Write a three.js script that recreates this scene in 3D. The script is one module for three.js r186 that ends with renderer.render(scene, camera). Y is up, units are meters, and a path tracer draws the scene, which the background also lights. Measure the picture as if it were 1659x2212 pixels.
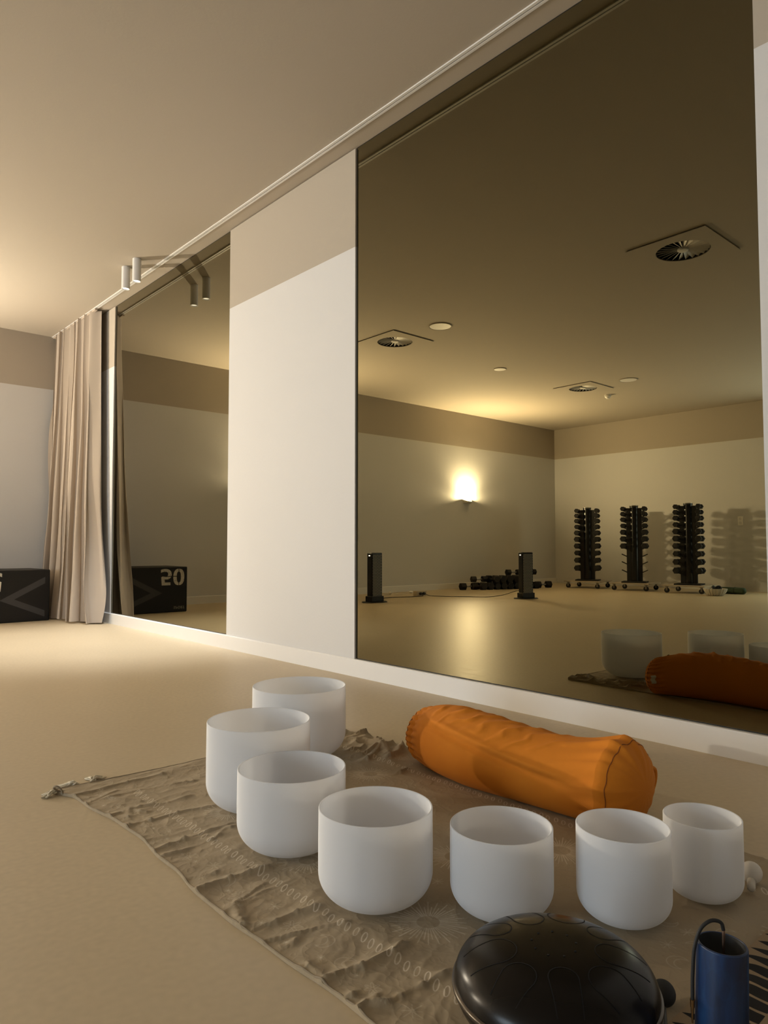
import * as THREE from 'three';
import { RoundedBoxGeometry } from 'three/addons/geometries/RoundedBoxGeometry.js';
import { mergeGeometries } from 'three/addons/utils/BufferGeometryUtils.js';
import { ImprovedNoise } from 'three/addons/math/ImprovedNoise.js';
import { RectAreaLightUniformsLib } from 'three/addons/lights/RectAreaLightUniformsLib.js';

// ---------------------------------------------------------------- camera, exposure, large light
// x: towards the mirror wall, -z: towards the end wall, y up, metres
const scene = new THREE.Scene();
scene.background = new THREE.Color(0x05060a);
const camera = new THREE.PerspectiveCamera(71.83, 1659 / 2212, 0.02, 60);
camera.position.set(0, 0.75, 0);
camera.rotation.order = 'YXZ';
camera.rotation.set(THREE.MathUtils.degToRad(2.744), THREE.MathUtils.degToRad(-41.774), 0);
const renderer = new THREE.WebGLRenderer({ antialias: true });
renderer.toneMapping = THREE.LinearToneMapping;
renderer.toneMappingExposure = 0.95;
renderer.shadowMap.enabled = true;
renderer.shadowMap.type = THREE.PCFSoftShadowMap;
RectAreaLightUniformsLib.init();

const W = 2.626, C = 3.13, BAND = 2.524, D = 8.463, XL = -7.015, ZN = 3.4, FACE = W - 0.012;
const WIN = { z0: -4.0, z1: -1.6, y0: 0.25, y1: 2.45 };
const WARM = new THREE.Color().setRGB(1.0, 0.86, 0.655), SPOT = new THREE.Color().setRGB(0.96, 0.97, 0.98), COOL = new THREE.Color().setRGB(0.72, 0.87, 1.0);
const SPOT_CD = 18, WINDOW_NITS = 12.5;
{ // daylight through the frosted glazing of the wall across the room
  const w = new THREE.RectAreaLight(COOL, WINDOW_NITS, WIN.z1 - WIN.z0, WIN.y1 - WIN.y0);
  w.position.set(XL + 0.03, (WIN.y0 + WIN.y1) / 2, (WIN.z0 + WIN.z1) / 2);
  w.lookAt(10, w.position.y, w.position.z);
  scene.add(w);
}

// ---------------------------------------------------------------- helpers
const V3 = (x, y, z) => new THREE.Vector3(x, y, z);
let seed = 12345;
const rnd = () => { seed |= 0; seed = (seed + 0x6d2b79f5) | 0; let t = Math.imul(seed ^ (seed >>> 15), 1 | seed); t = (t + Math.imul(t ^ (t >>> 7), 61 | t)) ^ t; return ((t ^ (t >>> 14)) >>> 0) / 4294967296; };
const rr = (a, b) => a + (b - a) * rnd();
const noise = new ImprovedNoise();
const fbm = (x, y, z, n = 3) => { let s = 0, a = 1; for (let i = 0; i < n; i++) { s += a * noise.noise(x, y, z); x *= 2.03; y *= 2.03; z *= 2.03; a *= 0.5; } return s; };
const smooth = (a, b, x) => { const t = Math.min(1, Math.max(0, (x - a) / (b - a))); return t * t * (3 - 2 * t); };
const used = {};
function numbered(name) { const base = name.replace(/_\d{3}$/, ''); const n = used[base] || 0; used[base] = n + 1; return n ? `${base}_${String(n).padStart(3, '0')}` : base; }
function shade(o) { o.castShadow = true; o.receiveShadow = true; return o; }
function part(name, geo, mat, parent) { const m = shade(new THREE.Mesh(Array.isArray(geo) ? mergeGeometries(geo.map((g) => (g.index ? g.toNonIndexed() : g))) : geo, mat)); m.name = name; parent.add(m); return m; }
function tag(o, label, category, group) { o.userData = { label, category }; if (group) o.userData.group = group; return o; }
function thing(name, label, category, pos = [0, 0, 0], turn = 0, group) { const o = new THREE.Group(); o.name = numbered(name); o.position.set(...pos); o.rotation.y = turn; scene.add(o); return tag(o, label, category, group); }
function struct(name, parts, label) { const o = new THREE.Group(); o.name = name; o.userData = { kind: 'structure', label }; for (const [n, g, m] of parts) part(n, g, m, o); scene.add(o); return o; }
function copyOf(root, pos, turn, label) { const r = root.clone(); r.name = numbered(root.name); r.position.set(...pos); r.rotation.y = turn; r.userData = { ...root.userData, label }; scene.add(r); return r; }
const bx = (x0, x1, y0, y1, z0, z1) => { const g = new THREE.BoxGeometry(Math.abs(x1 - x0), Math.abs(y1 - y0), Math.abs(z1 - z0)); g.translate((x0 + x1) / 2, (y0 + y1) / 2, (z0 + z1) / 2); uvMetres(g); return g; };
function uvMetres(g) { // box-projected uv, one unit per metre
  const p = g.attributes.position, n = g.attributes.normal, uv = new Float32Array(p.count * 2);
  for (let i = 0; i < p.count; i++) {
    const ax = Math.abs(n.getX(i)), ay = Math.abs(n.getY(i)), az = Math.abs(n.getZ(i));
    const [u, v] = ay >= ax && ay >= az ? [p.getX(i), p.getZ(i)] : ax >= az ? [p.getZ(i), p.getY(i)] : [p.getX(i), p.getY(i)];
    uv[2 * i] = u; uv[2 * i + 1] = v;
  }
  g.setAttribute('uv', new THREE.BufferAttribute(uv, 2));
  return g;
}
const rbox = (w, h, d, r, x = 0, y = 0, z = 0) => { const g = new RoundedBoxGeometry(w, h, d, 2, r); g.translate(x, y, z); return g; };
const cyl = (r0, r1, h, x, y, z, n = 24) => { const g = new THREE.CylinderGeometry(r0, r1, h, n); g.translate(x, y, z); return g; };
const lathe = (pts, n = 48) => new THREE.LatheGeometry(pts.map(([x, y]) => new THREE.Vector2(x, y)), n);
const tube = (pts, r, n = 64, m = 8) => new THREE.TubeGeometry(new THREE.CatmullRomCurve3(pts.map((p) => V3(...p))), n, r, m);
function noiseTex(size, fn, metres, colour = false) { // a tile of `metres` side
  const d = new Uint8Array(size * size * 4);
  for (let j = 0; j < size; j++) for (let i = 0; i < size; i++) {
    const c = fn(i / size, j / size);
    for (let k = 0; k < 3; k++) d[4 * (j * size + i) + k] = Math.max(0, Math.min(255, 255 * (Array.isArray(c) ? c[k] : c)));
    d[4 * (j * size + i) + 3] = 255;
  }
  const t = new THREE.DataTexture(d, size, size);
  t.wrapS = t.wrapT = THREE.RepeatWrapping; t.magFilter = THREE.LinearFilter; t.minFilter = THREE.LinearMipmapLinearFilter; t.generateMipmaps = true;
  t.repeat.set(1 / metres, 1 / metres);
  if (colour) t.colorSpace = THREE.SRGBColorSpace;
  t.needsUpdate = true;
  return t;
}
const tnoise = (u, v, f, z) => { // tileable noise
  const a = noise.noise(u * f, v * f, z), b = noise.noise((u - 1) * f, v * f, z), c = noise.noise(u * f, (v - 1) * f, z), d = noise.noise((u - 1) * f, (v - 1) * f, z);
  return (a * (1 - u) + b * u) * (1 - v) + (c * (1 - u) + d * u) * v;
};
const lin = (r, g, b) => new THREE.Color().setRGB(r, g, b);
const std = (c, rough, extra = {}) => new THREE.MeshStandardMaterial({ color: c, roughness: rough, ...extra });

// ---------------------------------------------------------------- materials
const wallBump = noiseTex(256, (u, v) => 0.5 + 0.3 * tnoise(u, v, 24, 1) + 0.25 * tnoise(u, v, 60, 4), 0.35);
const floorSpeck = noiseTex(512, (u, v) => { const n = 0.98 + 0.015 * tnoise(u, v, 5, 2) + 0.05 * tnoise(u, v, 110, 7); return [n, n * 0.995, n * 0.985]; }, 1.7, true);
const floorRough = noiseTex(256, (u, v) => 0.95 + 0.03 * tnoise(u, v, 6, 3) + 0.08 * tnoise(u, v, 60, 9), 2.3);
const weave = noiseTex(128, (u, v) => 0.5 + 0.25 * Math.sin(u * Math.PI * 64) * Math.sin(v * Math.PI * 64) + 0.2 * tnoise(u, v, 30, 2), 0.08);
const M = {
  white: std(lin(0.625, 0.625, 0.63), 0.75, { bumpMap: wallBump, bumpScale: 0.0006 }),
  taupe: std(lin(0.42, 0.372, 0.308), 0.85, { bumpMap: wallBump, bumpScale: 0.0005 }),
  trim: std(lin(0.74, 0.735, 0.73), 0.45),
  floor: std(lin(0.55, 0.457, 0.315), 0.47, { map: floorSpeck, roughnessMap: floorRough }),
  mirror: new THREE.MeshPhysicalMaterial({ color: lin(0.235, 0.208, 0.130), metalness: 1, roughness: 0.0 }),
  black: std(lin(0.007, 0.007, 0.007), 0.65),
  blackGloss: std(lin(0.006, 0.006, 0.006), 0.25),
  rubber: std(lin(0.008, 0.008, 0.008), 0.75),
  chrome: std(lin(0.34, 0.335, 0.33), 0.3, { metalness: 1 }),
  metalWhite: std(lin(0.72, 0.71, 0.70), 0.5),
  plastic: std(lin(0.85, 0.84, 0.81), 0.5),
  curtain: new THREE.MeshPhysicalMaterial({ color: lin(0.45, 0.385, 0.32), roughness: 0.95, sheen: 0.3, sheenColor: lin(0.6, 0.5, 0.4), sheenRoughness: 0.6, bumpMap: weave, bumpScale: 0.0006 }),
  bowl: new THREE.MeshPhysicalMaterial({ color: lin(0.90, 0.91, 0.93), roughness: 0.8, transmission: 0.6, thickness: 0 }),
  orange: new THREE.MeshPhysicalMaterial({ color: lin(0.60, 0.190, 0.006), roughness: 0.9, sheen: 0.06, sheenColor: lin(0.9, 0.5, 0.15), sheenRoughness: 0.5, bumpMap: weave, bumpScale: 0.0003 }),
  seam: std(lin(0.22, 0.06, 0.006), 0.9),
  lens: std(lin(0.9, 0.9, 0.9), 0.4, { emissive: lin(1, 0.97, 0.92), emissiveIntensity: 3 }),
  bulb: std(lin(0.9, 0.9, 0.9), 0.4, { emissive: WARM, emissiveIntensity: 12 }),
};

// ---------------------------------------------------------------- the room
struct('floor', [['floor_slab', bx(XL - 0.15, W + 0.2, -0.15, 0, -D - 0.15, ZN + 0.15), M.floor]], 'beige poured floor with a soft sheen');
const VENTS = [[-0.26, -2.56], [-0.26, -5.98], [-4.03, -5.88]];
{ // slab with round openings for the air diffusers
  const s = new THREE.Shape(); s.moveTo(XL - 0.15, -D - 0.15); s.lineTo(W + 0.2, -D - 0.15); s.lineTo(W + 0.2, ZN + 0.15); s.lineTo(XL - 0.15, ZN + 0.15); s.closePath();
  for (const [x, z] of VENTS) { const h = new THREE.Path(); h.absarc(x, z, 0.203, 0, Math.PI * 2, true); s.holes.push(h); }
  const g = new THREE.ExtrudeGeometry(s, { depth: 0.12, bevelEnabled: false, curveSegments: 40 }); g.rotateX(Math.PI / 2); g.translate(0, C + 0.12, 0); uvMetres(g);
  struct('ceiling', [['ceiling_slab', g, M.taupe], ['roof_slab', bx(XL - 0.15, W + 0.2, C + 0.12, C + 0.2, -D - 0.15, ZN + 0.15), M.black]], 'taupe painted flat ceiling');
}
const P0 = [-D, -6.927], P1 = [-4.662, -3.182], P2 = [-0.943, ZN];
const gap = 0.008;
struct('wall_right', [
  ['white_paint', [P0, P1, P2].map(([a, b]) => bx(FACE, W + 0.02, 0, BAND, a, b)), M.white],
  ['taupe_band', [P0, P1, P2].map(([a, b]) => bx(FACE, W + 0.02, BAND, C - gap, a, b)), M.taupe],
  ['backing', [bx(W + 0.02, W + 0.2, 0, C, -D - 0.15, ZN + 0.15)], M.white],
], 'white wall with a taupe band under the ceiling, holding the tinted mirrors');
struct('wall_back', [['white_paint', bx(XL - 0.15, W + 0.02, 0, BAND, -D - 0.15, -D), M.white], ['taupe_band', bx(XL - 0.15, W + 0.02, BAND, C, -D - 0.15, -D), M.taupe]], 'white end wall with a taupe band under the ceiling');
struct('wall_front', [['white_paint', bx(XL - 0.15, W + 0.02, 0, BAND, ZN, ZN + 0.15), M.white], ['taupe_band', bx(XL - 0.15, W + 0.02, BAND, C, ZN, ZN + 0.15), M.taupe]], 'white wall behind the camera');
const xw0 = XL - 0.15;
struct('wall_left', [
  ['white_paint', [bx(xw0, XL, 0, BAND, -D, WIN.z0), bx(xw0, XL, 0, BAND, WIN.z1, ZN), bx(xw0, XL, 0, WIN.y0, WIN.z0, WIN.z1)], M.white],
  ['taupe_band', [bx(xw0, XL, BAND, C, -D, WIN.z0), bx(xw0, XL, BAND, C, WIN.z1, ZN), bx(xw0, XL, WIN.y1, C, WIN.z0, WIN.z1)], M.taupe],
], 'white wall across the room with a taupe band under the ceiling');
{
  const w = struct('window_1', [
    ['window_frame', [bx(xw0, XL - 0.02, WIN.y0, WIN.y0 + 0.05, WIN.z0, WIN.z1), bx(xw0, XL - 0.02, WIN.y1 - 0.05, WIN.y1, WIN.z0, WIN.z1), ...[0, 1, 2, 3].map((k) => { const z = WIN.z0 + 0.025 + (k * (WIN.z1 - WIN.z0 - 0.05)) / 3; return bx(xw0, XL - 0.02, WIN.y0, WIN.y1, z - 0.025, z + 0.025); })], M.metalWhite],
  ], 'frosted glazing letting in cool daylight');
  const pane = std(lin(0.8, 0.85, 0.9), 0.6, { emissive: COOL, emissiveIntensity: 1.2 });
  for (let k = 0; k < 3; k++) { const s = (WIN.z1 - WIN.z0 - 0.05) / 3, z = WIN.z0 + 0.025 + k * s; part('pane', bx(XL - 0.08, XL - 0.07, WIN.y0 + 0.05, WIN.y1 - 0.05, z + 0.025, z + s - 0.025), pane, w); }
}
function skirting(name, len, place, label) { // profile extruded along z, chamfered top edge
  const s = new THREE.Shape(); s.moveTo(0, 0); s.lineTo(-0.022, 0); s.lineTo(-0.022, 0.094); s.lineTo(-0.018, 0.099); s.lineTo(0, 0.099); s.closePath();
  const g = new THREE.ExtrudeGeometry(s, { depth: len, bevelEnabled: false });
  const o = shade(new THREE.Mesh(g, M.trim)); o.name = name; o.userData = { kind: 'structure', label }; place(o); scene.add(o);
}
skirting('baseboard_right', ZN + D, (o) => o.position.set(W - 0.002, 0, -D), 'white baseboard under the mirrors');
skirting('baseboard_back', W - 0.024 - XL, (o) => { o.position.set(XL, 0, -D); o.rotation.y = Math.PI / 2; }, 'white baseboard of the end wall');

// ---------------------------------------------------------------- mirrors
function mirror(z0, z1, label) {
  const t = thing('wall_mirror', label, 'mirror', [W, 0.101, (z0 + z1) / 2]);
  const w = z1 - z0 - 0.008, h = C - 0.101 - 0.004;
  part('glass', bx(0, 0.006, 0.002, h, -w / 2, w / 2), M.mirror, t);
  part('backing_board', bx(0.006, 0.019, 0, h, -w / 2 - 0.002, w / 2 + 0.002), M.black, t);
  part('edge_gap_shade', [bx(-0.001, 0.006, 0, h, -w / 2 - 0.004, -w / 2), bx(-0.001, 0.006, 0, h, w / 2, w / 2 + 0.004), bx(-0.001, 0.006, -0.0015, 0.002, -w / 2, w / 2), bx(-0.001, 0.006, h, h + 0.003, -w / 2, w / 2)], M.black, t);  // black strips stand in for the shadow in the gap round the glass
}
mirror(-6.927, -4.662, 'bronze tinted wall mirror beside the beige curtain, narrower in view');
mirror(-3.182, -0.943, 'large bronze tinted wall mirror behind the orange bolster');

// ---------------------------------------------------------------- curtain rail and curtain
{
  const t = thing('curtain_rail', 'slim white double-lipped curtain rail running along the ceiling by the mirrors', 'curtain rail', [2.495, C, 0]);
  for (const s of [-1, 1]) part('rail_lip', bx(s * 0.0032, s * 0.0170, -0.007, 0, -D + 0.002, ZN - 0.002), M.metalWhite, t);
  part('rail_slot', bx(-0.0032, 0.0032, -0.002, 0, -D + 0.002, ZN - 0.002), M.black, t);
}
{
  const t = thing('curtain', 'pale beige full-height curtain gathered in the corner beside the mirror', 'curtain', [2.49, 0, -6.97]);
  const NS = 800, NT = 48, folds = 8.25, pos = [], idx = [], uv = [];
  for (let j = 0; j <= NT; j++) {
    const v = j / NT, y = 3.112 - v * 3.098; // top to bottom
    for (let i = 0; i <= NS; i++) {
      const s = i / NS, flare = Math.pow(v, 1.5), front = smooth(0.80, 0.97, s);
      const z = -1.42 + s * (1.28 + 0.22 * flare);
      const amp = (0.046 + 0.050 * flare) * (1 + 0.8 * fbm(s * 6, v * 0.7, 3.1, 2)) * (1 + 0.38 * flare * front);
      const ph = s * folds * Math.PI * 2 + 3.0 * fbm(s * 4.4, v * 1.2, 8.3, 2) + 0.5 * v * Math.sin(s * 11);
      const sh = Math.tanh(0.9 * Math.sin(ph)) / Math.tanh(0.9) + 0.16 * Math.sin(2.7 * ph + 3 * s + v) * (1 - 0.4 * front);
      const x = 0.012 - 0.075 * flare * (1 - 0.35 * front) + 0.05 * flare * smooth(0.93, 1, s) + amp * sh + 0.010 * fbm(s * 30, v * 2.2, 1, 2) * (0.3 + flare);
      pos.push(Math.min(x, 0.108), y + (j === NT ? 0.006 * Math.sin(ph * 0.5) : 0), z + 0.030 * Math.sin(2 * ph) * (0.5 + flare) * (s > 0.03 ? 1 : 0)); uv.push(s * 4.5, y);
      if (i < NS && j < NT) { const a = j * (NS + 1) + i, b = a + NS + 1; idx.push(a, b, a + 1, b, b + 1, a + 1); }
    }
  }
  const g = new THREE.BufferGeometry(); g.setAttribute('position', new THREE.Float32BufferAttribute(pos, 3)); g.setAttribute('uv', new THREE.Float32BufferAttribute(uv, 2)); g.setIndex(idx); g.computeVertexNormals();
  M.curtain.side = THREE.DoubleSide;
  part('fabric', g, M.curtain, t);
  part('heading_tape', bx(-0.012, 0.012, 3.10, 3.119, -1.44, -0.13), M.curtain, t);
}

// ---------------------------------------------------------------- ceiling cylinder spots
for (const [z, label] of [[-5.665, 'white cylinder ceiling spotlight, the one nearer the white wall panel'], [-5.895, 'white cylinder ceiling spotlight, the one nearer the curtain']]) {
  const t = thing('cylinder_spotlight', label, 'spotlight', [2.31, C, z]);
  part('housing', lathe([[0.001, 0], [0.033, 0], [0.0345, -0.002], [0.0345, -0.186], [0.033, -0.190], [0.028, -0.190], [0.028, -0.178], [0.0005, -0.178]], 40), M.metalWhite, t);
  part('lens', cyl(0.0275, 0.0275, 0.004, 0, -0.180, 0, 32), M.lens, t);
  const L = new THREE.SpotLight(SPOT, SPOT_CD, 0, 0.60, 0.6, 2);
  L.position.set(0, -0.196, 0); L.target.position.set(-0.12, -3.1, 0); L.castShadow = true; L.shadow.radius = 2;
  t.add(L, L.target);
}

// ---------------------------------------------------------------- wall sconces (uplights) on the end wall
for (const [x, power, label] of [[-4.286, 56, 'glowing half-round uplight sconce on the far wall, seen in the large mirror'], [-0.05, 33, 'glowing half-round uplight sconce on the far wall, hidden behind the white wall panel in reflection']]) {
  const t = thing('wall_sconce', label, 'wall lamp', [x, 1.51, -D]);
  const cup = new THREE.LatheGeometry([[0.001, 0], [0.07, 0.0], [0.095, 0.016], [0.105, 0.072], [0.101, 0.072], [0.091, 0.020], [0.066, 0.005], [0.001, 0.005]].map(([a, b]) => new THREE.Vector2(a, b)), 40, -Math.PI / 2, Math.PI);
  { const p = cup.attributes.position; for (let i = 0; i < p.count; i++) { const q = Math.hypot(p.getX(i), p.getZ(i)), f = q > 0.02 ? p.getZ(i) / q : 0; p.setY(i, p.getY(i) * (1 - 0.55 * Math.max(0, f))); } cup.computeVertexNormals(); } // front lip lower than the ends
  part('cup', cup, std(lin(0.6, 0.58, 0.54), 0.7, { side: THREE.DoubleSide }), t);
  part('back_plate', bx(-0.1, 0.1, 0.004, 0.068, 0, 0.004), M.metalWhite, t);
  const b = new THREE.SphereGeometry(0.022, 20, 14); b.scale(1, 1.2, 1); b.translate(0, 0.055, 0.055);
  part('bulb', b, M.bulb, t);
  const L = new THREE.PointLight(WARM, power * 0.44, 0, 2); L.position.set(0, 0.055, 0.055); L.castShadow = true; L.shadow.radius = 1; t.add(L);
  for (const [dir, share, half, soft] of [[[0, 1, 0.22], 1.10, 1.25, 1.0], [[0, 0.15, 1], 0.95, 1.5, 0.5]]) { // the lamp's upward and outward throw
    const q = new THREE.SpotLight(WARM, power * share, 0, half, soft, 2); q.position.set(0, 0.055, 0.055); q.target.position.set(dir[0], 0.055 + dir[1], 0.055 + dir[2]); q.castShadow = true; q.shadow.radius = 2; t.add(q, q.target);
  }
}

// ---------------------------------------------------------------- ceiling fittings seen in the mirror
function diffuser(x, z, label, src) {
  if (src) return copyOf(src, [x, C, z], 0, label);
  const t = thing('air_diffuser', label, 'air vent', [x, C, z]);
  const s = new THREE.Shape(); s.moveTo(-0.32, -0.32); s.lineTo(0.32, -0.32); s.lineTo(0.32, 0.32); s.lineTo(-0.32, 0.32); s.closePath();
  const h = new THREE.Path(); h.absarc(0, 0, 0.205, 0, Math.PI * 2, true); s.holes.push(h);
  const g = new THREE.ExtrudeGeometry(s, { depth: 0.005, bevelEnabled: false, curveSegments: 48 }); g.rotateX(Math.PI / 2); g.translate(0, -0.006, 0);
  part('face_plate', g, M.taupe, t);
  part('plenum', [lathe([[0.2025, -0.006], [0.2025, 0.118], [0.0005, 0.118]], 48)], blackTwo, t);
  part('shadow_gap', [bx(-0.314, 0.314, -0.006, -0.0005, -0.314, -0.306), bx(-0.314, 0.314, -0.006, -0.0005, 0.306, 0.314), bx(-0.314, -0.306, -0.006, -0.0005, -0.306, 0.306), bx(0.306, 0.314, -0.006, -0.0005, -0.306, 0.306)], M.black, t);
  for (let k = 0; k < 24; k++) {
    const b = new THREE.BoxGeometry(0.165, 0.0016, 0.050); b.translate(0.1185, 0, 0);
    const p = b.attributes.position; for (let i = 0; i < p.count; i++) p.setZ(i, p.getZ(i) * (0.12 + (0.70 * p.getX(i)) / 0.2));
    b.rotateX(0.62); b.rotateY((k / 24) * Math.PI * 2); b.translate(0, 0.008, 0); b.computeVertexNormals();
    part('blade', b, M.metalWhite, t);
  }
  part('hub', lathe([[0.001, -0.010], [0.036, -0.010], [0.042, -0.006], [0.042, 0.012], [0.001, 0.012]], 32), M.metalWhite, t);
  return t;
}
const blackTwo = std(lin(0.008, 0.008, 0.008), 0.8, { side: THREE.DoubleSide });
const dif = diffuser(...VENTS[0], 'square swirl air diffuser in the dark near part of the reflected ceiling');
diffuser(...VENTS[1], 'square swirl air diffuser beside the white wall panel in the mirror', dif);
diffuser(...VENTS[2], 'small-looking square swirl air diffuser beside the smoke detector', dif);
function disc(r, x, z, label) { const t = thing('ceiling_speaker', label, 'ceiling speaker', [x, C, z]); part('grille', lathe([[0.001, -0.009], [r * 0.9, -0.009], [r * 0.95, -0.008], [r * 0.95, 0], [0.001, 0]], 48), M.metalWhite, t); part('rim', lathe([[r * 0.955, 0], [r * 0.955, -0.011], [r, -0.008], [r, 0], [r * 0.955, 0]], 48), M.taupe, t); }
disc(0.125, -0.235, -5.227, 'round white ceiling speaker behind the diffuser beside the white panel');
disc(0.125, -4.04, -5.148, 'round pale ceiling speaker above the smoke detector in the mirror');
disc(0.085, -2.188, -5.984, 'small round white ceiling cover midway between the two far diffusers');
{
  const t = thing('smoke_detector', 'small white smoke detector hanging below the reflected ceiling', 'smoke detector', [-4.748, C, -5.892]);
  part('base', cyl(0.05, 0.055, 0.02, 0, -0.01, 0, 32), M.plastic, t);
  part('sensor_head', lathe([[0.001, -0.062], [0.022, -0.062], [0.034, -0.05], [0.046, -0.034], [0.048, -0.02], [0.001, -0.02]], 32), M.plastic, t);
  part('vent_slot', cyl(0.03, 0.03, 0.006, 0, -0.053, 0, 24), M.black, t);
}

// ---------------------------------------------------------------- singing bowls
const bowls = [
  [1.473, -2.102, 0.165, 0.249, 'largest white frosted singing bowl at the back of the cloth, farthest from the camera'],
  [1.108, -1.782, 0.147, 0.245, 'white frosted singing bowl farthest to the left in the row'],
  [1.023, -1.490, 0.134, 0.196, 'white frosted singing bowl third from the far end, overlapping the leftmost bowl'],
  [1.006, -1.153, 0.121, 0.194, 'white frosted singing bowl in the middle, behind the sunburst print'],
  [1.169, -0.947, 0.105, 0.172, 'white frosted singing bowl directly behind the black tongue drum'],
  [1.331, -0.766, 0.092, 0.181, 'white frosted singing bowl between the drum and the smallest bowl'],
  [1.540, -0.699, 0.079, 0.166, 'smallest white frosted singing bowl at the right, beside the white mallet'],
];
const CLOTH_Y = 0.006;
for (const [x, z, r, h, label] of bowls) {
  const t = thing('singing_bowl', label, 'singing bowl', [x, CLOTH_Y, z], 0, 'frosted crystal singing bowls');
  const w = 0.0042, out = [], inn = [], N = 26;
  const rb = r * 0.62; // radius of the rounded foot, as tall as wide
  const prof = (k, o) => { const a = (k / N) * Math.PI / 2, e = 0.86; const R = r - o, hb = rb * 0.86 - o; return [r * 0.30 + (R - r * 0.30) * Math.pow(Math.sin(a), e), o + hb * (1 - Math.pow(Math.cos(a), 1.0))]; };
  for (let k = 0; k <= N; k++) { out.push(prof(k, 0)); inn.push(prof(k, w)); }
  const wall = (o) => [0.35, 0.7, 0.9, 0.985].map((f) => [r * (1.004 - 0.006 * f) - o, rb * 0.86 + (h - rb * 0.86) * f]);
  const P = [[0.0005, 0], ...out, ...wall(0), [r - 0.0008, h - 0.0008], [r - 0.002, h], [r - w + 0.0008, h - 0.0008], ...wall(w).reverse(), ...inn.reverse(), [0.0005, w]];
  part('bowl_body', lathe(P, 96), M.bowl, t);
}

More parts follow.
